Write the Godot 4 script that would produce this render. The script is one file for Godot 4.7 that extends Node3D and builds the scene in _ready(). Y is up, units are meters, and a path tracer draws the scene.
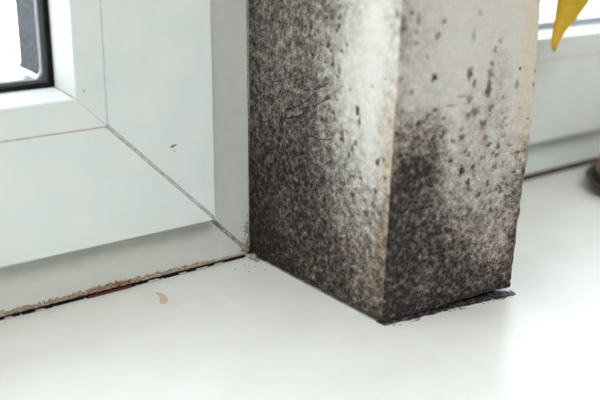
extends Node3D
# A mouldy plaster pier between two white plastic windows, seen close up from over the sill.
# Units are metres; x runs along the windows, y is up, z points into the room; the origin is the
# corner where the pier, the left window frame and the sill meet.

const PIER_TOP := 1.2
var FLAKE := [Vector2(-0.0749, 0.0160), Vector2(-0.0732, 0.0176), Vector2(-0.0726, 0.0236), Vector2(-0.0741, 0.0285), Vector2(-0.0775, 0.0318), Vector2(-0.0800, 0.0302), Vector2(-0.0784, 0.0268), Vector2(-0.0764, 0.0248), Vector2(-0.0753, 0.0200)]
const WIN_H := 1.2
var M := {}

# ---------------------------------------------------------------- helpers
func tag(o: Node, label := "", category := "", group := "", kind := "") -> Node:
	if label: o.set_meta("label", label)
	if category: o.set_meta("category", category)
	if group: o.set_meta("group", group)
	if kind: o.set_meta("kind", kind)
	return o

func base(called: String, at := Vector3.ZERO) -> Node3D:
	var o := Node3D.new()
	o.name = called
	add_child(o, true)
	o.position = at
	return o

func mb() -> SurfaceTool:
	var st := SurfaceTool.new()
	st.begin(Mesh.PRIMITIVE_TRIANGLES)
	st.set_smooth_group(-1)
	return st

func build(st: SurfaceTool, called: String, m: Material, parent: Node = self, tangents := false) -> MeshInstance3D:
	st.generate_normals()
	if tangents: st.generate_tangents()
	var o := MeshInstance3D.new()
	o.name = called
	o.mesh = st.commit()
	o.material_override = m
	o.cast_shadow = GeometryInstance3D.SHADOW_CASTING_SETTING_ON
	parent.add_child(o, true)
	return o

func tri(st: SurfaceTool, a: Vector3, b: Vector3, c: Vector3, out: Vector3) -> void:
	if (c - a).cross(b - a).dot(out) < 0.0:
		var t := b
		b = c
		c = t
	for p in [a, b, c]:
		st.set_uv(Vector2(p.x, p.y) * 4.0)
		st.add_vertex(p)

func quad(st: SurfaceTool, a: Vector3, b: Vector3, c: Vector3, d: Vector3, out: Vector3) -> void:
	tri(st, a, b, c, out)
	tri(st, a, c, d, out)

# a box with chamfered edges
func add_box(st: SurfaceTool, lo: Vector3, hi: Vector3, e := 0.0) -> void:
	var c := (lo + hi) * 0.5
	var h := (hi - lo) * 0.5
	var p := func(sx: float, sy: float, sz: float, ax: int) -> Vector3:
		var v := Vector3(sx * (h.x - e), sy * (h.y - e), sz * (h.z - e))
		v[ax] = [sx, sy, sz][ax] * h[ax]
		return c + v
	for ax in 3:
		var u := (ax + 1) % 3
		var w := (ax + 2) % 3
		for s in [-1.0, 1.0]:
			var k := []
			for q in [[-1.0, -1.0], [1.0, -1.0], [1.0, 1.0], [-1.0, 1.0]]:
				var sg := [0.0, 0.0, 0.0]
				sg[ax] = s
				sg[u] = q[0]
				sg[w] = q[1]
				k.append(p.call(sg[0], sg[1], sg[2], ax))
			var n := Vector3.ZERO
			n[ax] = s
			quad(st, k[0], k[1], k[2], k[3], n)
	if e <= 0.0: return
	for ax in 3:                                   # edges running along ax, between faces u and w
		var u := (ax + 1) % 3
		var w := (ax + 2) % 3
		for su in [-1.0, 1.0]:
			for sw in [-1.0, 1.0]:
				var sg := [0.0, 0.0, 0.0]
				sg[u] = su
				sg[w] = sw
				var pts := []
				for sa in [-1.0, 1.0]:
					sg[ax] = sa
					pts.append(p.call(sg[0], sg[1], sg[2], u))
					pts.append(p.call(sg[0], sg[1], sg[2], w))
				var n := Vector3.ZERO
				n[u] = su
				n[w] = sw
				quad(st, pts[0], pts[1], pts[3], pts[2], n)
	for sx in [-1.0, 1.0]:
		for sy in [-1.0, 1.0]:
			for sz in [-1.0, 1.0]:
				tri(st, p.call(sx, sy, sz, 0), p.call(sx, sy, sz, 1), p.call(sx, sy, sz, 2), Vector3(sx, sy, sz))

func box(called: String, lo: Vector3, hi: Vector3, m: Material, parent: Node = self, e := 0.0) -> MeshInstance3D:
	var st := mb()
	add_box(st, lo, hi, e)
	return build(st, called, m, parent)

func shell(called: String, lo: Vector3, hi: Vector3, m: Material) -> void:
	tag(box(called, lo, hi, m), "", "", "", "structure")

func lathe(st: SurfaceTool, prof: Array, at := Vector3.ZERO, n := 40) -> void:
	st.set_smooth_group(0)
	for j in prof.size() - 1:
		var a: Vector2 = prof[j]
		var b: Vector2 = prof[j + 1]
		for k in n:
			var t0 := TAU * k / n
			var t1 := TAU * (k + 1) / n
			var d0 := Vector3(cos(t0), 0, sin(t0))
			var d1 := Vector3(cos(t1), 0, sin(t1))
			var out := (d0 + d1) * (b.y - a.y) + Vector3.UP * (a.x - b.x) * 2.0
			quad(st, at + d0 * a.x + Vector3.UP * a.y, at + d1 * a.x + Vector3.UP * a.y, at + d1 * b.x + Vector3.UP * b.y, at + d0 * b.x + Vector3.UP * b.y, out)

func tube(st: SurfaceTool, pts: Array, radii: Array, n := 8) -> void:
	st.set_smooth_group(0)
	var rings := []
	for i in pts.size():
		var d: Vector3 = (pts[mini(i + 1, pts.size() - 1)] - pts[maxi(i - 1, 0)]).normalized()
		var u := d.cross(Vector3(0.3, 0.2, 0.9)).normalized()
		var w := d.cross(u)
		var r := []
		for k in n:
			r.append(pts[i] + (u * cos(TAU * k / n) + w * sin(TAU * k / n)) * radii[i])
		rings.append(r)
	for i in pts.size() - 1:
		for k in n:
			var a: Vector3 = rings[i][k]
			var b: Vector3 = rings[i][(k + 1) % n]
			quad(st, a, b, rings[i + 1][(k + 1) % n], rings[i + 1][k], (a + b) * 0.5 - pts[i])

func flat_mat(c: Color, rough := 0.6, metal := 0.0, spec := 0.5) -> StandardMaterial3D:
	var m := StandardMaterial3D.new()
	m.albedo_color = c
	m.roughness = rough
	m.metallic = metal
	m.metallic_specular = spec
	return m

func noise_bytes(seed_: int, freq: float, w: int, h: int, kind := FastNoiseLite.TYPE_SIMPLEX_SMOOTH, octaves := 3, gain := 0.5) -> PackedByteArray:
	var n := FastNoiseLite.new()
	n.seed = seed_
	n.noise_type = kind
	n.frequency = freq
	n.fractal_octaves = octaves
	n.fractal_gain = gain
	n.fractal_type = FastNoiseLite.FRACTAL_FBM if octaves > 1 else FastNoiseLite.FRACTAL_NONE
	var im := n.get_image(w, h, false, false, true)
	im.convert(Image.FORMAT_L8)
	return im.get_data()

# a mottled material looked up in the world, for grained surfaces
func mottled(ramp: Array, freq: float, rough: float, scale: float, seed_: int, octaves := 4) -> StandardMaterial3D:
	var m := StandardMaterial3D.new()
	var t := NoiseTexture2D.new()
	t.width = 512
	t.height = 512
	t.seamless = true
	var n := FastNoiseLite.new()
	n.seed = seed_
	n.frequency = freq
	n.fractal_octaves = octaves
	t.noise = n
	var g := Gradient.new()
	var cols := PackedColorArray()
	var offs := PackedFloat32Array()
	for i in ramp.size():
		cols.append(ramp[i][1])
		offs.append(ramp[i][0])
	g.colors = cols
	g.offsets = offs
	t.color_ramp = g
	m.albedo_texture = t
	m.roughness = rough
	m.uv1_triplanar = true
	m.uv1_world_triplanar = true
	m.uv1_scale = Vector3.ONE * scale
	return m

# ---------------------------------------------------------------- the pier's plaster
# Mould cover in percent with some shade mixed in, rows from 160 mm above the sill down to the sill in steps of 16 mm.
# Left face: eight columns from the window frame to the arris.
const MOULD_SHADE_LEFT := [
	[70, 62, 55, 53, 46, 17, 0, 16],
	[70, 60, 53, 54, 35, 10, 0, 10],
	[71, 60, 52, 58, 30, 6, 0, 12],
	[73, 64, 58, 66, 40, 7, 2, 14],
	[75, 68, 66, 72, 46, 20, 5, 16],
	[78, 76, 77, 76, 60, 32, 12, 20],
	[88, 85, 86, 82, 70, 46, 30, 36],
	[93, 88, 80, 84, 74, 50, 44, 48],
	[98, 92, 76, 84, 84, 72, 56, 58],
	[100, 100, 94, 80, 78, 80, 64, 66],
	[100, 100, 97, 92, 86, 86, 84, 90]]
# Front face: eight columns from the arris to the far edge; the first paints in the arris shade.
const MOULD_SHADE_FRONT := [
	[24, 8, 6, 1, 1, 2, 1, 2],
	[30, 14, 4, 1, 2, 3, 1, 2],
	[20, 8, 6, 3, 4, 12, 1, 3],
	[30, 14, 12, 5, 12, 18, 5, 4],
	[46, 46, 46, 12, 20, 20, 10, 10],
	[74, 78, 66, 28, 28, 24, 24, 40],
	[86, 82, 74, 40, 32, 32, 38, 68],
	[88, 85, 82, 72, 54, 46, 42, 70],
	[90, 87, 84, 82, 72, 54, 42, 78],
	[88, 84, 77, 84, 82, 76, 74, 82],
	[94, 94, 92, 92, 92, 92, 92, 88]]
# single spots: [mm round the pier, mm up, radius across, radius up, strength]; the front face starts at 121
const SPOTS := [
	[72, 154, 5, 6, .4], [60, 110, 4, 3, .5], [66, 118, 3, 3, .5], [48, 150, 2, 8, .4], [84, 140, 1.2, 1.2, .5], [79, 126, 1.2, 2, .6], [88, 118, 1, 1, .5], [70, 98, 2.5, 3, .5], [82, 94, 2, 2, .5], [55, 146, 1.3, 3.2, .9], [55.5, 136, .8, 9, .45], [94, 108, 1.7, 2.4, .95], [96, 103, 1.2, 3.2, .7], [25, 155, 2.2, 4, .45],
	[9.5, 141, .9, .9, .9], [74, 132, 1.3, 4, .45], [66, 151, 1.6, 1.4, .5], [94, 91, 1.4, 1.6, .6], [111, 85, 1.5, 1.8, .85],
	[76, 104, 1, 1, .9], [71, 121, 1.4, 3, .4], [57, 127, 3, 4, .45], [62, 124, 3, 2.4, .4], [75, 148, 3, 5, .3], [117, 78, 1.2, 1.2, .7],
	[80, 152, 2, 3, .25], [86, 78, 1.2, 1.4, .55], [90, 84, 1, 1, .5], [104, 122, .8, .8, .35], [113, 127, .7, .7, .5],
	[122.5, 153, 2.2, 7, .5], [131, 156, 1.5, 4, .5], [130, 150, 1.6, 1.6, .4], [146, 154, 1.5, 1.6, .55], [143, 147, 2, 2.2, .5], [165, 146, 1.2, 3, .35], [168, 157, 1.3, 1.8, .3],
	[142.7, 127, 1.9, 2.2, .95], [138, 137, 1.2, 1.6, .4], [164, 127, 2, 3.2, .75], [167, 122, 1.4, 2.4, .6], [177.5, 131, 1.4, 1.8, .6], [179, 138, 1.3, 2, .5], [182, 142, 1.2, 2, .35],
	[176.5, 118, 2, 4.2, .95], [177, 126, 2.4, 3, .55], [196, 127, .8, .8, .95], [194.5, 119, 1.4, 2.4, .5], [186, 113, 1.4, 1.4, .5], [206.5, 125, .8, 1, .95], [206, 118, .7, 1.6, .8],
	[130, 121, 1.3, 1.5, .5], [165, 114, 2.4, 2.4, .55], [169, 107, 3.4, 2.8, .6], [175, 100, 2, 2.8, .7], [162, 95, 2.2, 2.6, .7], [177, 93, 1.5, 2.2, .6], [165, 106, 2, 2, .5],
	[150, 106, 1.4, 1.4, .7], [164, 77, 2, 3.2, .9], [156, 83, 2, 1.4, .75], [152, 81, 1.6, 1.2, .6], [186, 87, 1.4, 2.2, .7], [183, 84, 1.4, 1.4, .6], [182, 68, 1.4, 2.6, .8],
	[206, 71, 1.6, 4, .8], [205, 62, 2, 5, .6], [190, 98, .7, .7, .7], [198, 106, .6, .6, .7], [204, 100, .7, .8, .8], [176, 82, 1.2, 1.6, .5], [170, 66, 1.3, 1.4, .6], [158, 66, 1.5, 1.7, .6],
	[154, 112, 3.5, .6, .4], [160, 116, 3.5, .6, .35]]
# hair-thin dark strokes on the left face: from (mm, mm) to (mm, mm)
const STROKES := [[30, 92, 72, 113], [34, 98, 66, 117], [44, 100, 82, 119], [22, 112, 44, 122], [26, 88, 40, 103], [58, 88, 76, 90], [40, 92, 58, 108], [20, 98, 32, 112], [48, 112, 70, 118], [28, 84, 36, 98]]

func mould_shade_at(s: float, y: float) -> float:
	var grid: Array = MOULD_SHADE_LEFT if s < 121.0 else MOULD_SHADE_FRONT
	var fx := clampf(s / 121.0 if s < 121.0 else (s - 121.0) / 87.0, 0.0, 1.0) * 7.0
	var fy := clampf((160.0 - y) / 16.0, 0.0, 10.0)
	var i := mini(int(fx), 6)
	var j := mini(int(fy), 9)
	var tx := smoothstep(0.0, 1.0, fx - i)
	var ty := smoothstep(0.0, 1.0, fy - j)
	var a: float = lerpf(grid[j][i], grid[j][i + 1], tx)
	var b: float = lerpf(grid[j + 1][i], grid[j + 1][i + 1], tx)
	return lerpf(a, b, ty) * 0.01

func streak_bytes(w: int, h: int) -> PackedByteArray:
	var n := FastNoiseLite.new()
	n.seed = 29
	n.noise_type = FastNoiseLite.TYPE_SIMPLEX_SMOOTH
	n.frequency = 0.11
	n.fractal_octaves = 2
	var im := n.get_image(w, h / 8, false, false, true)      # stretched upwards
	im.convert(Image.FORMAT_L8)
	im.resize(w, h, Image.INTERPOLATE_CUBIC)
	return im.get_data()

func plaster_material() -> StandardMaterial3D:
	var W := 1024
	var H := 1024
	var K := 4.0                                     # pixels per mm
	var blot := noise_bytes(11, 0.016, W, H, FastNoiseLite.TYPE_SIMPLEX_SMOOTH, 3)
	var mid := noise_bytes(23, 0.075, W, H, FastNoiseLite.TYPE_SIMPLEX_SMOOTH, 2)
	var fine := noise_bytes(37, 0.21, W, H, FastNoiseLite.TYPE_SIMPLEX_SMOOTH, 2)
	var cell := noise_bytes(51, 0.085, W, H, FastNoiseLite.TYPE_CELLULAR, 1)
	var cell2 := noise_bytes(52, 0.034, W, H, FastNoiseLite.TYPE_CELLULAR, 1)
	var streak := streak_bytes(W, H)
	var multi := noise_bytes(73, 0.035, W, H, FastNoiseLite.TYPE_SIMPLEX_SMOOTH, 6, 0.78)
	var tan_n := noise_bytes(67, 0.03, W, H, FastNoiseLite.TYPE_SIMPLEX_SMOOTH, 3)
	var mark := PackedFloat32Array()
	mark.resize(W * H)
	for sp in SPOTS:
		var cx: float = sp[0] * K
		var cy: float = sp[1] * K
		var rx: float = sp[2] * K * 1.5
		var ry: float = sp[3] * K * 1.5
		for py in range(maxi(0, int(cy - ry)), mini(H, int(cy + ry) + 1)):
			for px in range(maxi(0, int(cx - rx)), mini(W, int(cx + rx) + 1)):
				var d := Vector2((px - cx) / rx, (py - cy) / ry).length()
				d += (mid[py * W + px] / 255.0 - 0.5) * 0.9
				var v: float = sp[4] * (1.0 - smoothstep(0.15, 1.0, d))
				mark[py * W + px] = maxf(mark[py * W + px], v)
	for k in STROKES:
		var a := Vector2(k[0], k[1]) * K
		var b := Vector2(k[2], k[3]) * K
		var bend := (b - a).orthogonal() * 0.07
		var n := int((b - a).length() * 2.0)
		for i in n:
			var t := float(i) / n
			var p := a.lerp(b, t) + bend * sin(t * PI)
			for q in [[0, 0, .95], [1, 0, .9], [0, 1, .9], [-1, 0, .6], [0, -1, .6], [1, 1, .8]]:
				var x := int(p.x) + int(q[0])
				var y := int(p.y) + int(q[1])
				if fine[y * W + x] > 80 + 60 * absf(t - 0.4):
					mark[y * W + x] = maxf(mark[y * W + x], q[2])
	var rgb := PackedByteArray()
	rgb.resize(W * H * 3)
	var hgt := PackedByteArray()
	hgt.resize(W * H)
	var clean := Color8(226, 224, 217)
	var front_shaded := Color8(198, 196, 189)  # same plaster darkened: the front's weaker light is painted in
	var beige := Color8(204, 182, 148)
	var umber := Color8(122, 102, 86)
	var grey := Color8(126, 120, 116)
	var black := Color8(36, 33, 33)
	for py in H:
		var ymm := py / K
		var row := (H - 1 - py) * W                    # v runs down in the image
		for px in W:
			var i := py * W + px
			var smm := px / K
			var b := blot[i] / 255.0 - 0.5
			var m := mid[i] / 255.0 - 0.5
			var f := fine[i] / 255.0 - 0.5
			var c := cell[i] / 255.0
			var warp := b * 7.0
			var side := smm + warp if absf(smm - 121.0) > 7.0 else smm
			var cov := mould_shade_at(clampf(side, 0.0, 120.9) if smm < 121.0 else maxf(side, 121.0), ymm + m * 6.0 + b * 6.0)
			# the squarish dark patch on the front face with a ragged border
			if smm > 121.0 and smm < 160.0:
				var pr := minf(minf(smm + m * 3.0 - 124.0, 147.5 - smm + m * 5.0), 112.0 - ymm + m * 8.0)
				cov = clampf(cov + 0.14 * smoothstep(-1.0, 1.5, pr) * smoothstep(60.0, 85.0, ymm), 0.0, 1.0)
			var bell := 4.0 * cov * (1.0 - cov)
			var sk := streak[i] / 255.0 - 0.5
			# a dirty grey film with little contrast, fibrous near the window
			var mu := multi[i] / 255.0 - 0.5
			var d := cov * 0.87 + (0.05 + 0.52 * bell + 0.5 * cov) * mu + (0.04 + 0.25 * bell + 0.42 * cov) * f
			# pale sandy grains showing through
			d -= 0.32 * smoothstep(0.6, 0.85, cov) * smoothstep(0.10, 0.30, f + 0.5 * m)
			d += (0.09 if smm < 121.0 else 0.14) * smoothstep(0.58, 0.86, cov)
			d += sk * 0.30 * cov * (1.0 - smoothstep(20.0, 75.0, smm)) * smoothstep(45.0, 85.0, ymm + b * 20.0)
			# pale grains left standing in it
			d -= cov * 0.38 * smoothstep(0.58, 0.85, c) * smoothstep(0.35, 0.6, m + 0.5) * (1.0 if smm > 30.0 else 0.5)
			# colonies: separate round black dots, more of them where the cover is thick
			var dens := clampf(cov * 0.6 + b * 0.3, 0.0, 0.55)
			var dot := 1.0 - smoothstep(0.5 * dens, 0.5 * dens + 0.16, c + f * 0.18 + 0.10)
			d += dot * smoothstep(0.03, 0.16, cov) * (0.46 - (0.32 if smm < 121.0 else 0.16) * cov)
			var dot2 := 1.0 - smoothstep(0.10, 0.30, cell2[i] / 255.0 + m * 0.3 - 0.04 + 0.5 * (0.3 - dens))
			d += dot2 * smoothstep(0.05, 0.2, cov) * (1.0 - smoothstep(0.3, 0.62, cov)) * smoothstep(0.42, 0.55, tan_n[i] / 255.0) * 0.42
			d = maxf(d, mark[i] * (0.80 + m * 0.6 + mu * 0.5) + d * 0.5)
			d = clampf(d, 0.0, 1.0)
			# warm stains along the arris and down the far edge
			var warm := 0.0
			if smm < 121.0: warm = 0.75 * smoothstep(106.0, 118.0, smm + b * 12.0) * (1.0 - smoothstep(95.0, 130.0, ymm))
			else: warm = smoothstep(194.0, 199.0, smm + b * 5.0) * 0.45 * smoothstep(62.0, 88.0, ymm + b * 12.0)
			if smm >= 121.0 and smm < 126.0: warm = 0.6 * (1.0 - smoothstep(105.0, 140.0, ymm))
			var wide := smoothstep(0.5, 0.8, tan_n[i] / 255.0)
			warm = clampf(warm * (0.75 + 1.3 * m + 0.5 * f) + 0.2 * wide, 0.0, 1.0)
			var bare := clean if smm < 121.0 else front_shaded
			var col := bare.lerp(beige, warm * 0.9)
			var g2 := grey.lerp(umber, clampf(0.12 + warm * 0.75 + b * 0.9 + 0.3 * (1.0 - smoothstep(20.0, 70.0, ymm)), 0.0, 1.0))
			d -= warm * 0.22 * smoothstep(0.5, 0.72, f + 0.5) * cov
			d = clampf(d, 0.0, 1.0)
			if d < 0.5: col = col.lerp(g2, d * 2.0)
			else: col = g2.lerp(black, d * 2.0 - 1.0)
			col = col * (1.0 + f * 0.08)
			# one red speck and a few green-black ones by the window frame
			if Vector2(smm - 1.2, ymm - 147.0).length() < 0.9: col = Color8(120, 36, 30)
			var o := (row + px) * 3
			rgb[o] = clampi(int(col.r * 255.0), 0, 255)
			rgb[o + 1] = clampi(int(col.g * 255.0), 0, 255)
			rgb[o + 2] = clampi(int(col.b * 255.0), 0, 255)
			hgt[row + px] = clampi(int(128.0 + f * 130.0 * (0.35 + cov) + m * 60.0 - 50.0 * d * (1.0 - cov)), 0, 255)
	var mat := StandardMaterial3D.new()
	mat.albedo_texture = ImageTexture.create_from_image(Image.create_from_data(W, H, false, Image.FORMAT_RGB8, rgb))
	mat.heightmap_enabled = true
	mat.heightmap_texture = ImageTexture.create_from_image(Image.create_from_data(W, H, false, Image.FORMAT_L8, hgt))
	mat.heightmap_scale = 0.05
	mat.roughness = 0.85
	mat.metallic_specular = 0.3
	return mat

# outline of the pier at height y: s in mm round it -> point; also the outward direction
func pier_point(s: float, y: float, nz: FastNoiseLite, lift := true) -> Vector3:
	var top := minf(y, 0.17)
	var A := Vector3(0.0, y, -0.058)
	var C := Vector3(0.0, y, 0.0)
	var B := Vector3(0.033 * top, y, 0.121)
	var D := Vector3(0.0864 + 0.0072 * smoothstep(0.0, 0.13, top), y, 0.1335 - 0.002 * smoothstep(0.08, 0.17, top))
	var E := Vector3(D.x, y, -0.058)
	var p: Vector3
	var n: Vector3
	if s < 0.0:
		p = C.lerp(A, -s / 58.0)
		n = Vector3.LEFT
	elif s < 121.0:
		p = C.lerp(B, s / 121.0)
		n = Vector3.LEFT
	elif s < 208.0:
		p = B.lerp(D, (s - 121.0) / 87.0)
		n = Vector3(-0.14, 0, 0.99)
	else:
		p = D.lerp(E, (s - 208.0) / 191.0)
		n = Vector3.RIGHT
	# rounded, chipped arrises
	for k in [121.0, 208.0]:
		var d := absf(s - k)
		var r := 1.9 + 1.0 * nz.get_noise_2d(k * 7.0, y * 6000.0) + 0.8 * nz.get_noise_2d(k * 7.0, y * 31000.0)
		if d < r:
			var inward := Vector3(0.7, 0, -0.7) if k < 200.0 else Vector3(-0.75, 0, -0.65)
			p += inward * 0.00042 * (r - d)
	var amp := 0.0005
	if s > 0.0 and s < 395.0:
		p += n * (nz.get_noise_2d(s * 4.0, y * 4000.0) * amp + nz.get_noise_2d(s * 26.0, y * 26000.0) * 0.00022)
	if s <= 0.0: p.x += 0.0
	return p

func make_pier() -> void:
	var root := base("plaster_pier")
	tag(root, "plaster pier between the two windows, covered in black mould", "pier")
	var nz := FastNoiseLite.new()
	nz.seed = 5
	nz.frequency = 0.02
	nz.fractal_octaves = 2
	var ss := []
	for v in [-58.0, -20.0, -4.0]: ss.append(v)
	for k in range(0, 115): ss.append(float(k))
	for k in 26: ss.append(115.0 + k * 0.5)
	for k in range(128, 203): ss.append(float(k))
	for k in 24: ss.append(203.0 + k * 0.5)
	for k in range(216, 399, 6): ss.append(float(k))
	ss.append(399.0)
	var ys := []
	for k in 12: ys.append(k * 0.0005)
	for k in range(6, 182): ys.append(k * 0.001)
	for v in [0.2, 0.25, 0.35, 0.6, 0.9, PIER_TOP]: ys.append(v)
	var st := mb()
	st.set_smooth_group(0)
	var w := ss.size()
	for j in ys.size():
		for i in w:
			var y: float = ys[j]
			var s: float = ss[i]
			var p := pier_point(s, y, nz)
			if j < 10 and s >= 0.0:
				# crumbled foot: the lowest millimetres sit a little back, and the far end of the front hangs clear of the sill
				var k := 1.0 - j / 10.0
				var hang := 0.0010 * smoothstep(6.0, 20.0, s) + 0.0026 * smoothstep(128.0, 200.0, s) * (1.0 - smoothstep(212.0, 240.0, s)) + 0.0007 * absf(nz.get_noise_2d(s * 12.0, 3.0))
				p.y += hang * k
				var back := 0.0009 * k * k
				if s < 121.0: p.x += back
				elif s < 208.0: p.z -= back
				else: p.x -= back
			var v := y / 0.256
			if v > 0.9: v = 0.9 - 0.25 * absf(sin((v - 0.9) * 3.0))
			st.set_uv(Vector2((s + 58.0 * 0.0) / 256.0, 1.0 - v))
			st.add_vertex(p)
	for j in ys.size() - 1:
		for i in w - 1:
			var a := j * w + i
			for q in [a, a + w, a + 1, a + 1, a + w, a + w + 1]: st.add_index(q)
	build(st, "plaster_coat", M.plaster, root, true)
	# the masonry core it is spread on, standing on the sill
	var core := mb()
	add_box(core, Vector3(0.0085, 0.0, -0.057), Vector3(0.083, PIER_TOP, 0.114), 0.0)
	build(core, "core", M.core, root)

# ---------------------------------------------------------------- windows
# A bar of a mitred rectangular frame. prof holds (inset, z) points; g keeps the ends clear of the weld.
func ring_point(r: Rect2, side: int, far: bool, inset: float, z: float, g: float) -> Vector3:
	var x0 := r.position.x
	var x1 := r.end.x
	var y0 := r.position.y
	var y1 := r.end.y
	match side:
		0: return Vector3(x1 - inset - g if far else x0 + inset + g, y0 + inset, z)
		1: return Vector3(x1 - inset, y1 - inset - g if far else y0 + inset + g, z)
		2: return Vector3(x1 - inset - g if far else x0 + inset + g, y1 - inset, z)
	return Vector3(x0 + inset, y1 - inset - g if far else y0 + inset + g, z)

const INWARD := [Vector3.UP, Vector3.LEFT, Vector3.DOWN, Vector3.RIGHT]

func bar(r: Rect2, side: int, prof: PackedVector2Array, g: float) -> SurfaceTool:
	var st := mb()
	var cw := Geometry2D.is_polygon_clockwise(prof)
	var n := prof.size()
	for j in n:
		var a := prof[j]
		var b := prof[(j + 1) % n]
		var e := b - a
		var o := Vector2(-e.y, e.x) if cw else Vector2(e.y, -e.x)
		var out: Vector3 = INWARD[side] * o.x + Vector3.BACK * o.y
		quad(st, ring_point(r, side, false, a.x, a.y, g), ring_point(r, side, true, a.x, a.y, g), ring_point(r, side, true, b.x, b.y, g), ring_point(r, side, false, b.x, b.y, g), out)
	var along := Vector3.RIGHT if side % 2 == 0 else Vector3.UP
	var t := Geometry2D.triangulate_polygon(prof)
	for k in range(0, t.size(), 3):
		for far in [false, true]:
			var q := []
			for h in 3: q.append(ring_point(r, side, far, prof[t[k + h]].x, prof[t[k + h]].y, g))
			tri(st, q[0], q[1], q[2], along if far else -along)
	return st

# the filled weld across a mitre; c is a corner (0 lower right, 1 lower left, 2 upper right, 3 upper left)
func weld(r: Rect2, c: int, face: PackedVector2Array, g: float, sink: float) -> SurfaceTool:
	var st := mb()
	var rail := 0 if c < 2 else 2
	var stile := 1 if c % 2 == 0 else 3
	var steps := []
	for j in face.size() - 1:
		var k := maxi(1, int(face[j].distance_to(face[j + 1]) / 0.003))
		for i in k: steps.append(face[j].lerp(face[j + 1], float(i) / k))
	steps.append(face[face.size() - 1])
	for j in steps.size() - 1:
		var a: Vector2 = steps[j]
		var b: Vector2 = steps[j + 1]
		var p := []
		for q in [a, b]:
			var u := ring_point(r, rail, c % 2 == 0, q.x, q.y - sink, g)
			var v := ring_point(r, stile, c >= 2, q.x, q.y - sink, g)
			var lift := Vector3.BACK * sink
			p.append([u, u.lerp(v, 0.22) + lift, u.lerp(v, 0.5) + lift * 1.1, u.lerp(v, 0.78) + lift, v, v - Vector3.BACK * 0.002, u - Vector3.BACK * 0.002])
		for k in 7:
			var out := Vector3.BACK if k < 4 else Vector3.FORWARD
			quad(st, p[0][k], p[0][(k + 1) % 7], p[1][(k + 1) % 7], p[1][k], out)
	return st

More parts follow.
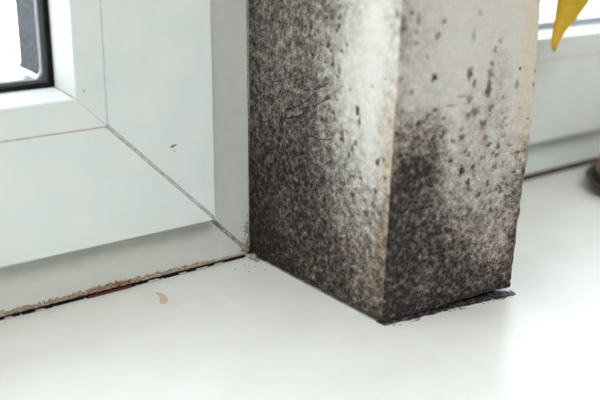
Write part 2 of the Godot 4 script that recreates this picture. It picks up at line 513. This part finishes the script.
func make_window(called: String, label: String, x0: float, x1: float, z: float, frame_mat: Material, sash_mat: Material, seal_mat: Material) -> Node3D:
	var root := base(called, Vector3(0, 0, z))
	tag(root, label, "window", "", "structure")
	var r := Rect2(x0, 0.0022, x1 - x0, WIN_H - 0.004)
	var names := ["rail", "stile", "rail", "stile"]
	var fp := PackedVector2Array([Vector2(0, -0.058), Vector2(0, -0.0008), Vector2(0.0008, 0), Vector2(0.047, 0), Vector2(0.047, -0.03), Vector2(0.056, -0.034), Vector2(0.056, -0.058)])
	var sp := PackedVector2Array([Vector2(0.0312, 0.0006), Vector2(0.0312, 0.0108), Vector2(0.0316, 0.0117), Vector2(0.0324, 0.012), Vector2(0.0945, 0.012), Vector2(0.0950, 0.0115), Vector2(0.0950, -0.0015), Vector2(0.108, -0.0015), Vector2(0.108, -0.046), Vector2(0.058, -0.046), Vector2(0.058, 0.0006)])
	var bp := PackedVector2Array([Vector2(0.0953, 0.0), Vector2(0.0953, 0.0116), Vector2(0.0957, 0.012), Vector2(0.1108, 0.012), Vector2(0.1114, 0.0118), Vector2(0.1117, 0.0112), Vector2(0.1156, -0.0046), Vector2(0.112, -0.0056), Vector2(0.109, -0.001)])
	var gp := PackedVector2Array([Vector2(0.1140, -0.0048), Vector2(0.1165, -0.0042), Vector2(0.1182, -0.0052), Vector2(0.1182, -0.0066), Vector2(0.1125, -0.0066)])
	var dp := PackedVector2Array([Vector2(0.109, -0.0110), Vector2(0.1188, -0.0110), Vector2(0.1188, -0.0338), Vector2(0.109, -0.0338)])
	for s in 4:
		build(bar(r, s, fp, 0.0017), "frame_" + names[s], frame_mat, root)
	for s in 4:
		build(bar(r, s, sp, 0.0013), "sash_" + names[s], sash_mat, root)
	for s in 4:
		build(bar(r, s, bp, 0.00012), "glazing_bead", sash_mat, root)
	for s in 4:
		build(bar(r, s, gp, 0.0), "gasket", seal_mat, root)
	for s in 4:
		build(bar(r, s, dp, 0.0), "edge_seal", seal_mat, root)
	for c in 4:
		build(weld(r, c, PackedVector2Array([Vector2(0.0004, 0), Vector2(0.0312, 0)]), 0.0017, 0.0008), "weld_seam", M.weld_dirty, root)
		build(weld(r, c, PackedVector2Array([Vector2(0.0316, 0.0116), Vector2(0.0324, 0.012), Vector2(0.0945, 0.012)]), 0.0013, 0.0009), "weld_seam", M.weld, root)
	# two panes with a spacer bent round the corners between them
	box("pane", Vector3(x0 + 0.112, 0.1145, -0.0106), Vector3(x1 - 0.112, WIN_H - 0.114, -0.0066), M.glass, root)
	box("pane", Vector3(x0 + 0.112, 0.1145, -0.0382), Vector3(x1 - 0.112, WIN_H - 0.114, -0.0342), M.glass, root)
	# spacer channel: a bright lip bent round the corners, then a wall that runs back to the outer pane
	var c2 := Vector2((x0 + x1) * 0.5, r.get_center().y)
	var rings := []
	for q in [[0.1186, -0.0112], [0.1194, -0.0110], [0.1200, -0.0118], [0.1216, -0.0335]]:
		var i0: float = q[0]
		var rad := 0.005
		var cs := [Vector2(x1 - i0, r.position.y + i0), Vector2(x1 - i0, r.end.y - i0), Vector2(x0 + i0, r.end.y - i0), Vector2(x0 + i0, r.position.y + i0)]
		var sg := [Vector2(-1, 1), Vector2(-1, -1), Vector2(1, -1), Vector2(1, 1)]
		var ring := []
		for k in 4:
			var o: Vector2 = cs[k] + sg[k] * rad
			for h in 9:
				var ang := -PI / 2 + k * PI / 2 + h * PI / 16.0
				var p := o + Vector2(cos(ang), sin(ang)) * rad
				ring.append(Vector3(p.x, p.y, q[1]))
		rings.append(ring)
	var st := mb()
	var rail := mb()
	var wall := mb()
	for g in [st, rail, wall]: g.set_smooth_group(0)
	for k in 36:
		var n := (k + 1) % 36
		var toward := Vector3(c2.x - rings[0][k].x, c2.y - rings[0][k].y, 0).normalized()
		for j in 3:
			var up := k <= 3 or k >= 31  # one spacer: bright foot and dark sides paint in its reflections
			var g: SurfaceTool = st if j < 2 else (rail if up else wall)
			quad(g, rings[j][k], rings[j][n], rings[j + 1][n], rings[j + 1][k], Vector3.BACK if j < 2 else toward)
	build(st, "spacer_lip", M.spacer, root)
	build(rail, "spacer_bar", M.spacer, root)
	build(wall, "spacer_bar", M.spacer_dark_reflection if seal_mat == M.rubber else seal_mat, root)
	return root

# white plastic with the grime that the photograph shows near the pier and along the foot
func grimy_pvc() -> StandardMaterial3D:
	var W := 1024
	var fine := noise_bytes(91, 0.12, W, W, FastNoiseLite.TYPE_SIMPLEX_SMOOTH, 2)
	var mid := noise_bytes(92, 0.02, W, W, FastNoiseLite.TYPE_SIMPLEX_SMOOTH, 3)
	var rgb := PackedByteArray()
	rgb.resize(W * W * 3)
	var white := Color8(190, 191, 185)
	var dirt := Color8(96, 82, 66)
	for py in W:
		for px in W:
			var x := px / 1024.0 * 0.25                # metres from the pier
			var y := py / 1024.0 * 0.25
			var i := py * W + px
			var f := fine[i] / 255.0
			var m := mid[i] / 255.0
			var c := 0.0
			var corner := Vector2(x / 0.016, y / 0.05).length()
			c = maxf(c, (1.0 - smoothstep(0.1, 1.0, corner)) * 0.62)
			c = maxf(c, 0.30 * (1.0 - smoothstep(0.0, 0.010, y)))
			c = maxf(c, 0.52 * (1.0 - smoothstep(0.0, 0.003, x)))
			var d := smoothstep(1.0 - c, 1.18 - c, f * 0.75 + m * 0.45)
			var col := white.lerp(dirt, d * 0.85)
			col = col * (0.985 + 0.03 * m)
			var o := ((W - 1 - py) * W + (W - 1 - px)) * 3
			rgb[o] = int(clampf(col.r, 0, 1) * 255)
			rgb[o + 1] = int(clampf(col.g, 0, 1) * 255)
			rgb[o + 2] = int(clampf(col.b, 0, 1) * 255)
	var mat := StandardMaterial3D.new()
	mat.albedo_texture = ImageTexture.create_from_image(Image.create_from_data(W, W, false, Image.FORMAT_RGB8, rgb))
	mat.texture_repeat = false
	mat.uv1_scale = Vector3(1, -1, 1)                  # uv = 4 * position: x -0.25..0 becomes 0..1, y upwards
	mat.uv1_offset = Vector3(1, 1, 0)
	mat.roughness = 0.38
	return mat

func make_joint(win: Node3D) -> void:
	# crumbling brown sealant along the foot of the left frame
	var nz := FastNoiseLite.new()
	nz.seed = 77
	nz.frequency = 0.25
	nz.fractal_octaves = 3
	var st := mb()
	st.set_smooth_group(0)
	var n := 760
	var rows := 9
	for i in n + 1:
		var x := -0.0045 - 0.38 * i / n
		var xm := -x * 1000.0
		var tall := 0.0011 + 0.0012 * smoothstep(20.0, 60.0, xm) + 0.0005 * (1.0 - smoothstep(8.0, 16.0, absf(xm - 94.0)))
		tall *= 1.0 + 0.75 * nz.get_noise_1d(xm * 1.2) + 0.45 * nz.get_noise_1d(xm * 14.0)
		var thick := 0.0010 + 0.0006 * nz.get_noise_1d(xm * 5.0 + 300.0)
		for j in rows:
			var t := float(j) / (rows - 1)
			var y := 0.0025 + tall * t
			var zz := thick * sqrt(maxf(0.0, 1.0 - pow(t, 2.0))) + 0.0005 * nz.get_noise_2d(xm * 12.0, t * 18.0) * (1.0 - t * 0.7)
			if j == rows - 1: zz = -0.0003
			var a := nz.get_noise_2d(xm * 7.0, t * 14.0 + 50.0) * 0.5 + 0.5
			var b := nz.get_noise_2d(xm * 1.1, 9.0) * 0.5 + 0.5
			var brown := smoothstep(6.0, 20.0, 26.0 - absf(xm - 92.0)) 
			var col := Color(0.40, 0.31, 0.19).lerp(Color(0.26, 0.14, 0.05), clampf(brown * 0.8 + (b - 0.5), 0.0, 1.0))
			col = col.lerp(Color(0.07, 0.05, 0.035), smoothstep(0.46, 0.62, a))
			col = col.lerp(Color(0.66, 0.63, 0.55), smoothstep(0.6, 0.74, 1.0 - a) * 0.5)
			st.set_color(col)
			st.set_uv(Vector2(x, t))
			st.add_vertex(Vector3(x, y, zz))
	for i in n:
		for j in rows - 1:
			var a := i * rows + j
			for q in [a, a + 1, a + rows, a + 1, a + rows + 1, a + rows]: st.add_index(q)
	var bead := build(st, "sealant_bead", M.crust, win)
	tag(bead, "crumbling brown sealant")
	# black rubber seal lying in the gap below it, in lengths
	var cuts := [-0.004, -0.03, -0.062, -0.079, -0.110, -0.128, -0.146, -0.2, -0.38]
	for k in cuts.size() - 1:
		var a: float = cuts[k]
		var b: float = cuts[k + 1]
		var s2 := mb()
		add_box(s2, Vector3(b + 0.0004, 0.00015, -0.010), Vector3(a - 0.0004, 0.0026, 0.0004 + 0.0005 * (k % 2)), 0.0002)
		build(s2, "rubber_seal", M.rubber, win)
	for v in [[-0.024, 0.006], [-0.036, 0.008], [-0.049, 0.005], [-0.068, 0.007], [-0.136, 0.005], [-0.153, 0.004]]:
		var s3 := mb()
		add_box(s3, Vector3(v[0] - v[1] * 0.5, 0.0004, 0.0), Vector3(v[0] + v[1] * 0.5, 0.0011, 0.0014), 0.0002)
		build(s3, "sealant_sliver", M.pale_crust, win)

func crumb(called: String, at: Vector3, r: Vector3, seed_: int, m: Material, label: String, category: String, group := "", cut := 0.0) -> void:
	var nz := FastNoiseLite.new()
	nz.seed = seed_
	nz.frequency = 0.9
	var st := mb()
	st.set_smooth_group(0)
	var P := func(a: int, b: int) -> Vector3:
		var th := TAU * a / 14.0
		var ph := PI * b / 8.0 - PI / 2
		var d := Vector3(cos(th) * cos(ph), sin(ph), sin(th) * cos(ph))
		var k := 1.0 + 0.55 * nz.get_noise_3d(d.x * 1.6, d.y * 1.6, d.z * 1.6)
		if cut > 0.0 and d.x < 0.2 and d.z > -0.35: k *= 1.0 - cut
		return Vector3(d.x * r.x, maxf(d.y, -0.75) * r.y + r.y * 0.75, d.z * r.z) * k
	for a in 14:
		for b in 8:
			var p0: Vector3 = P.call(a, b)
			quad(st, p0, P.call(a + 1, b), P.call(a + 1, b + 1), P.call(a, b + 1), p0 - Vector3(0, r.y * 0.7, 0))
	var o := build(st, called, m)
	o.position = at
	tag(o, label, category, group)

func make_plant() -> void:
	var at := Vector3(0.3275, 0, 0.073)
	var root := base("potted_plant", at)
	tag(root, "potted plant with a hanging yellow leaf on the sill by the second window", "plant")
	var st := mb()
	lathe(st, [Vector2(0.0, 0.0), Vector2(0.044, 0.0), Vector2(0.053, 0.004), Vector2(0.0565, 0.010), Vector2(0.0555, 0.0115), Vector2(0.047, 0.006), Vector2(0.0, 0.006)])
	build(st, "saucer", M.saucer, root)
	st = mb()
	lathe(st, [Vector2(0.0, 0.0062), Vector2(0.040, 0.0062), Vector2(0.047, 0.010), Vector2(0.049, 0.016), Vector2(0.047, 0.024), Vector2(0.041, 0.033), Vector2(0.034, 0.041), Vector2(0.031, 0.046), Vector2(0.033, 0.049), Vector2(0.031, 0.050), Vector2(0.028, 0.046), Vector2(0.028, 0.042), Vector2(0.0, 0.042)])
	build(st, "pot", M.pot, root)
	st = mb()
	lathe(st, [Vector2(0.028, 0.0425), Vector2(0.018, 0.0445), Vector2(0.0, 0.0455)])
	build(st, "soil", M.soil, root)
	# the stem climbs past the picture's edge and the leaf droops from it
	var lb := Vector3(0.2345, 0.207, 0.040) - at      # foot of the leaf blade
	st = mb()
	tube(st, [Vector3(0, 0.044, 0), Vector3(0.004, 0.11, 0.004), Vector3(0.0, 0.19, 0.002), Vector3(-0.02, 0.245, -0.004), Vector3(-0.06, 0.258, -0.018), Vector3(-0.092, 0.236, -0.028), lb], [0.0032, 0.003, 0.0026, 0.0022, 0.0019, 0.0016, 0.0013])
	build(st, "stem", M.stem, root)
	var tip := Vector3(0.2199, 0.1129, 0.0447) - at
	var side := Vector3(0.80, 0.0, 0.60)
	var face := Vector3(-0.60, 0.0, 0.80)
	var secs := [[0.0, -0.3, 0.3], [1.2, -1.3, 0.9], [4.5, -2.4, 2.0], [10.5, -2.7, 4.6], [17, -2.0, 8.6], [25, -1.3, 15.0], [35.5, -1.0, 21.6], [50, -0.6, 25.5], [68, 4.0, 27.0], [84, 11.0, 25.0], [94, 17.5, 19.0]]
	st = mb()
	st.set_smooth_group(0)
	var cols := 10
	for back in 2:
		for i in secs.size():
			var s: Array = secs[i]
			for k in cols + 1:
				var t := float(k) / cols
				var u: float = lerpf(s[1], s[2], t)
				var half: float = (s[2] - s[1]) * 0.5
				var fold: float = half * 0.35 * (1.0 - absf(t * 2.0 - 0.9)) + 0.25 * sin(s[0] * 0.3 + t * 5.0)
				var p: Vector3 = tip + side * (u * 0.001) + Vector3.UP * (s[0] * 0.001) - face * (fold * 0.001) - face * (0.0012 * pow(s[0] / 40.0, 2.0))
				if back == 1: p -= face * 0.00035
				st.set_uv(Vector2(t, s[0] / 94.0))
				st.add_vertex(p)
	for back in 2:
		for i in secs.size() - 1:
			for k in cols:
				var a := back * secs.size() * (cols + 1) + i * (cols + 1) + k
				var q := [a, a + cols + 1, a + 1, a + 1, a + cols + 1, a + cols + 2]
				if back == 1: q.reverse()
				for v in q: st.add_index(v)
	var rim := (cols + 1)
	for i in secs.size() - 1:
		for e in [0, cols]:
			var a: int = i * rim + e
			var b: int = a + secs.size() * rim
			var q := [a, b, a + rim, a + rim, b, b + rim]
			for v in q: st.add_index(v)
	var leaf := build(st, "leaf", M.leaf, root)
	tag(leaf, "yellowing pointed leaf hanging tip down")

func leaf_material() -> StandardMaterial3D:
	var W := 128
	var H := 256
	var n := noise_bytes(8, 0.05, W, H)
	var im := Image.create(W, H, false, Image.FORMAT_RGB8)
	for y in H:
		for x in W:
			var t := float(x) / W
			var v := float(y) / H
			var m := n[y * W + x] / 255.0 - 0.5
			var c := Color8(212, 164, 18).lerp(Color8(176, 156, 10), smoothstep(0.12, 0.5, v + m * 0.3))
			c = c.lerp(Color8(150, 96, 18), 0.6 * (1.0 - smoothstep(0.0, 0.05, v)))
			c = c.lerp(Color8(176, 122, 14), 0.55 * (1.0 - smoothstep(0.0, 0.3, t + m * 0.2)))
			if absf(t - 0.45) < 0.02: c = c.lerp(Color8(205, 180, 60), 0.5)
			c = c * (1.0 + 0.12 * sin(t * 60.0 + v * 14.0) * 0.4)
			im.set_pixel(x, y, c)
	var m2 := StandardMaterial3D.new()
	m2.albedo_texture = ImageTexture.create_from_image(im)
	m2.roughness = 0.5
	m2.backlight_enabled = true
	m2.backlight = Color(0.3, 0.27, 0.05)
	return m2

func make_materials() -> void:
	M.plaster = plaster_material()
	M.core = mottled([[0.3, Color8(150, 140, 128)], [0.7, Color8(176, 166, 152)]], 0.03, 0.95, 8.0, 43)
	M.pvc = mottled([[0.0, Color8(205, 213, 211)], [0.5, Color8(211, 216, 214)], [1.0, Color8(216, 218, 216)]], 0.008, 0.36, 6.0, 3)
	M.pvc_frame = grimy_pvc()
	M.sill = mottled([[0.0, Color8(221, 220, 214)], [0.5, Color8(225, 224, 219)], [1.0, Color8(228, 227, 223)]], 0.01, 0.32, 5.0, 9)
	M.wall = flat_mat(Color8(226, 224, 218), 0.9)
	M.floor = mottled([[0.0, Color8(150, 120, 90)], [1.0, Color8(178, 146, 112)]], 0.02, 0.5, 1.0, 12)
	M.rubber = flat_mat(Color8(16, 17, 22), 0.7, 0.0, 0.2)
	M.spacer_dark_reflection = mottled([[0.35, Color8(40, 43, 50)], [0.6, Color8(52, 56, 64)], [0.72, Color8(92, 96, 102)]], 0.03, 0.9, 20.0, 44)  # dark reflection painted into the spacer's sides and top
	M.spacer_dark_reflection.metallic_specular = 0.1
	M.flared_rubber = flat_mat(Color8(150, 154, 162), 0.6)  # gasket lightened to grey, painting in the glare of the window
	M.weld = mottled([[0.30, Color8(206, 207, 201)], [0.52, Color8(196, 192, 182)], [0.62, Color8(140, 128, 112)], [0.72, Color8(198, 195, 186)]], 0.03, 0.5, 14.0, 21)
	M.weld_dirty = mottled([[0.30, Color8(182, 178, 166)], [0.46, Color8(150, 142, 126)], [0.6, Color8(76, 66, 56)], [0.72, Color8(160, 150, 132)]], 0.03, 0.6, 16.0, 22)
	M.seam_rust = mottled([[0.25, Color8(168, 122, 78)], [0.5, Color8(190, 150, 108)], [0.75, Color8(120, 84, 54)]], 0.03, 0.7, 10.0, 23)
	M.scuff = flat_mat(Color8(134, 120, 98), 0.8)
	M.brown_gap = mottled([[0.3, Color8(36, 24, 18)], [0.7, Color8(84, 58, 40)]], 0.03, 0.9, 6.0, 25)
	M.seam_pink = flat_mat(Color8(206, 182, 176), 0.7)
	M.seam_dark = mottled([[0.35, Color8(150, 152, 148)], [0.6, Color8(78, 76, 72)]], 0.03, 0.7, 8.0, 24)
	M.spacer = flat_mat(Color8(190, 194, 198), 0.3, 0.9)
	M.glass = flat_mat(Color(0.93, 0.97, 0.96, 0.05), 0.02)
	M.glass.transparency = BaseMaterial3D.TRANSPARENCY_ALPHA
	M.crust = flat_mat(Color.WHITE, 0.9)
	M.crust.vertex_color_use_as_albedo = true
	M.pale_crust = flat_mat(Color8(196, 188, 172), 0.85)
	M.tape = flat_mat(Color8(92, 24, 16), 0.7)
	M.flake = mottled([[0.3, Color8(190, 172, 138)], [0.7, Color8(212, 198, 168)]], 0.04, 0.85, 40.0, 31)
	M.crumb = mottled([[0.35, Color8(96, 84, 72)], [0.5, Color8(172, 156, 138)], [0.7, Color8(196, 182, 164)]], 0.04, 0.9, 60.0, 35)
	M.grit = flat_mat(Color8(104, 96, 84), 0.9)
	M.residue = mottled([[0.28, Color8(110, 108, 108)], [0.40, Color8(58, 56, 56)], [0.50, Color8(26, 25, 27)], [0.68, Color8(20, 20, 23)], [0.8, Color8(80, 80, 84)]], 0.02, 0.7, 24.0, 33)
	M.fleck = flat_mat(Color8(112, 112, 116), 0.7)
	M.blue_film = mottled([[0.35, Color8(64, 70, 128)], [0.6, Color8(26, 26, 48)]], 0.03, 0.4, 40.0, 34)
	M.saucer = flat_mat(Color8(66, 50, 42), 0.7)
	M.pot = mottled([[0.3, Color8(142, 108, 98)], [0.7, Color8(164, 128, 116)]], 0.03, 0.8, 8.0, 41)
	M.soil = mottled([[0.3, Color8(40, 30, 22)], [0.7, Color8(74, 56, 40)]], 0.06, 0.95, 12.0, 42)
	M.stem = flat_mat(Color8(120, 130, 50), 0.6)
	M.leaf = leaf_material()
	M.fill_lamp_body = flat_mat(Color8(230, 230, 230), 0.4)
	M.fill_lamp_glow = flat_mat(Color8(255, 255, 255), 0.5)
	M.fill_lamp_glow.emission_enabled = true
	M.fill_lamp_glow.emission = Color(1.0, 0.97, 0.92)
	M.fill_lamp_glow.emission_energy_multiplier = 1.0

# an irregular flat sheet of real thickness lying on the sill
func sheet(called: String, outline: Array, thick: float, m: Material, parent: Node) -> MeshInstance3D:
	var pts := PackedVector2Array(outline)
	var t := Geometry2D.triangulate_polygon(pts)
	var st := mb()
	for k in range(0, t.size(), 3):
		var q := []
		for h in 3: q.append(Vector3(pts[t[k + h]].x, thick, pts[t[k + h]].y))
		tri(st, q[0], q[1], q[2], Vector3.UP)
	var c := Vector2.ZERO
	for p in pts: c += p / pts.size()
	for k in pts.size():
		var a := pts[k]
		var b := pts[(k + 1) % pts.size()]
		quad(st, Vector3(a.x, 0, a.y), Vector3(b.x, 0, b.y), Vector3(b.x, thick, b.y), Vector3(a.x, thick, a.y), Vector3((a + b).x * 0.5 - c.x, 0, (a + b).y * 0.5 - c.y))
	return build(st, called, m, parent)

func _ready() -> void:
	# ---- camera
	var cam := Camera3D.new()
	cam.name = "camera"
	add_child(cam)
	cam.position = Vector3(-0.2911, 0.2068, 0.4381)
	cam.rotation = Vector3(-0.31344, -0.64364, 0.00701)
	cam.near = 0.01
	cam.far = 200.0
	var at := CameraAttributesPhysical.new()
	at.frustum_focal_length = 54.5
	at.frustum_focus_distance = 0.515
	at.exposure_aperture = 5.2
	cam.attributes = at
	cam.fov = 24.8329
	cam.current = true
	# ---- sky: bright overcast
	var env := Environment.new()
	var sky := Sky.new()
	var sm := ProceduralSkyMaterial.new()
	sm.sky_top_color = Color(0.90, 0.95, 1.0)
	sm.sky_horizon_color = Color(0.97, 0.99, 1.0)
	sm.ground_bottom_color = Color(0.90, 0.92, 0.92)
	sm.ground_horizon_color = Color(0.97, 0.99, 1.0)
	sky.sky_material = sm
	env.background_mode = Environment.BG_SKY
	env.sky = sky
	env.background_energy_multiplier = 8.0
	env.tonemap_mode = Environment.TONE_MAPPER_LINEAR
	env.tonemap_exposure = 1.0
	env.sdfgi_enabled = true
	env.ssao_enabled = true
	env.ssil_enabled = true
	var we := WorldEnvironment.new()
	we.name = "world_environment"
	we.environment = env
	add_child(we)
	# ---- added fill lamp, out of view: a flat panel under the ceiling
	make_materials()
	var lamp := base("added_fill_lamp", Vector3(-0.6, 1.75, 1.7))
	tag(lamp, "added fill lamp panel, unseen, under the ceiling", "lamp")
	box("housing", Vector3(-0.62, -0.03, -0.62), Vector3(0.62, 0.0, 0.62), M.fill_lamp_body, lamp, 0.004)
	box("diffuser", Vector3(-0.6, -0.034, -0.6), Vector3(0.6, -0.03, 0.6), M.fill_lamp_glow, lamp)
	var al := AreaLight3D.new()
	al.name = "fill_light"
	al.area_size = Vector2(1.2, 1.2)
	al.light_energy = 5.0
	al.light_color = Color(0.95, 0.985, 1.0)
	al.area_range = 12.0
	al.area_attenuation = 2.0
	al.shadow_enabled = true
	lamp.add_child(al)
	al.position = Vector3(0, -0.038, 0)
	al.rotation = Vector3(-PI / 2, 0, 0)
	# ---- room shell
	shell("floor", Vector3(-2.4, -1.0, -0.25), Vector3(2.4, -0.85, 4.2), M.floor)
	shell("ceiling", Vector3(-2.4, 1.75, -0.25), Vector3(2.4, 1.9, 4.2), M.wall)
	shell("wall_left", Vector3(-2.4, -0.85, -0.25), Vector3(-2.2, 1.75, 4.2), M.wall)
	shell("wall_right", Vector3(2.2, -0.85, -0.25), Vector3(2.4, 1.75, 4.2), M.wall)
	shell("wall_back", Vector3(-2.2, -0.85, 4.0), Vector3(2.2, 1.75, 4.2), M.wall)
	shell("wall_below_windows", Vector3(-2.2, -0.85, -0.25), Vector3(2.2, -0.03, 0.128), M.wall)
	shell("wall_above_windows", Vector3(-2.2, WIN_H, -0.25), Vector3(2.2, 1.75, 0.128), M.wall)
	shell("wall_window_left", Vector3(-2.2, -0.03, -0.25), Vector3(-1.1, WIN_H, 0.128), M.wall)
	shell("wall_window_right", Vector3(1.2, -0.03, -0.25), Vector3(2.2, WIN_H, 0.128), M.wall)
	# ---- sill
	var sill := base("window_sill")
	tag(sill, "glossy white window sill board", "window sill", "", "structure")
	box("board", Vector3(-1.1, -0.03, -0.07), Vector3(1.2, 0.0, 0.34), M.sill, sill, 0.003)
	# ---- windows
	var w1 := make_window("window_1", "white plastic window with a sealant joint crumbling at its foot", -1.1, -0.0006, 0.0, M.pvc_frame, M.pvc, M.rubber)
	var w2 := make_window("window_2", "white plastic window behind the yellow leaf", 0.0925, 1.2, -0.009, M.pvc, M.pvc, M.flared_rubber)
	make_joint(w1)
	# grime in the joint between sash and glazing bead, and a scuff on the sash
	box("seam_dirt", Vector3(-0.30, 0.0972, 0.0095), Vector3(-0.0961, 0.0977, 0.0117), M.seam_rust, w1)
	box("seam_dirt", Vector3(-0.0961, 0.0980, 0.0095), Vector3(-0.0956, 0.30, 0.0112), M.seam_dark, w1)
	# scuff and a small chip on the left sash, dirt in the bead's mitre
	for q in [[-0.0582, 0.0815, 0.0023, 0.00055, 0.25], [-0.0577, 0.0785, 0.0006, 0.0003, 0.9], [-0.1077, 0.1175, 0.0005, 0.0006, 0.0]]:
		var s4 := mb()
		var e := Vector3(cos(q[4]), sin(q[4]), 0)
		var f := Vector3(-sin(q[4]), cos(q[4]), 0)
		var c := Vector3(q[0], q[1], 0.0121)
		for k in 10:
			var a0 := TAU * k / 10.0
			var a1 := TAU * (k + 1) / 10.0
			tri(s4, c + Vector3(0, 0, 0.0001), c + e * cos(a0) * q[2] + f * sin(a0) * q[3] * (1.0 + 0.5 * (k % 2)), c + e * cos(a1) * q[2] + f * sin(a1) * q[3] * (1.0 + 0.5 * ((k + 1) % 2)), Vector3.BACK)
		build(s4, "scuff_mark", M.scuff, w1)
	build(weld(Rect2(-1.1, 0.0022, 1.0994, WIN_H - 0.004), 0, PackedVector2Array([Vector2(0.1119, 0.0110), Vector2(0.1157, -0.0044)]), 0.00035, -0.0002), "seam_dirt", M.seam_rust, w1)
	# brown dirt in the gap under the second window
	box("rubber_seal", Vector3(0.10, 0.0001, -0.006), Vector3(1.19, 0.0042, 0.0012), M.brown_gap, w2)
	box("seam_dirt", Vector3(0.19, 0.0968, 0.0095), Vector3(1.1, 0.0977, 0.0121), M.seam_pink, w2)
	# ---- pier
	make_pier()
	# ---- torn dark film round the foot of the pier
	var rng := RandomNumberGenerator.new()
	rng.seed = 4
	var o := [Vector2(0.008, 0.112), Vector2(0.0005, 0.1165)]
	var wob := 0.0
	for k in 60:
		var t := k / 59.0
		wob = clampf(wob + rng.randf_range(-0.0007, 0.0007), -0.0009, 0.0011)
		o.append(Vector2(0.0008 + 0.0845 * t, lerpf(0.1224, 0.1345, t) + wob + 0.0006 * (1.0 if k > 50 else 0.0)))
	o.append(Vector2(0.0872, 0.1305))
	o.append(Vector2(0.080, 0.124))
	var film := sheet("torn_film", o, 0.0002, M.residue, sill)
	tag(film, "torn blackened film")
	# flecks of it further out
	for k in 26:
		var t := rng.randf()
		var c := Vector2(0.002 + 0.084 * t, lerpf(0.1240, 0.1362, t) + rng.randf_range(0.0, 0.0016))
		var ring := []
		for h in 7: ring.append(c + Vector2(cos(TAU * h / 7.0) * 2.2, sin(TAU * h / 7.0)) * rng.randf_range(0.00015, 0.0006))
		sheet("film_fleck", ring, 0.00015, M.fleck, sill)
	sheet("torn_film_edge", [Vector2(0.0830, 0.1352), Vector2(0.0845, 0.1366), Vector2(0.0872, 0.1362), Vector2(0.0886, 0.1335), Vector2(0.0888, 0.130), Vector2(0.0874, 0.1318), Vector2(0.0862, 0.1345)], 0.0004, M.blue_film, sill)
	# ---- plant
	make_plant()
	# ---- small things on the sill
	var tp := box("tape_strip", Vector3(-0.1085, 0.0002, 0.0), Vector3(-0.0825, 0.0014, 0.0017), M.tape, self, 0.0002)
	tag(tp, "red strip caught in the gap under the window frame", "tape")
	var flake := sheet("paint_flake", FLAKE, 0.0005, M.flake, self)
	tag(flake, "curled tan flake lying on the white sill", "flake")
	crumb("plaster_crumb", Vector3(-0.0022, 0.0, 0.0052), Vector3(0.0021, 0.0019, 0.0024), 7, M.crumb, "tan plaster crumb in the corner where pier and window meet", "crumb")
	crumb("plaster_crumb", Vector3(-0.0022, 0.0, 0.0100), Vector3(0.0016, 0.0011, 0.0017), 9, M.crumb, "smaller tan crumb beside the plaster crumb in the corner", "crumb")
	var gr := [[-0.012, 0.011], [-0.0155, 0.0205], [-0.008, 0.0165], [-0.006, 0.024], [-0.02, 0.013], [-0.0105, 0.0135]]
	for k in gr.size():
		crumb("grit", Vector3(gr[k][0], 0.0, gr[k][1]), Vector3(0.00042, 0.00028, 0.00038), 20 + k, M.grit, "dark speck of grit on the sill near the corner crumb", "grit", "specks of grit near the corner")
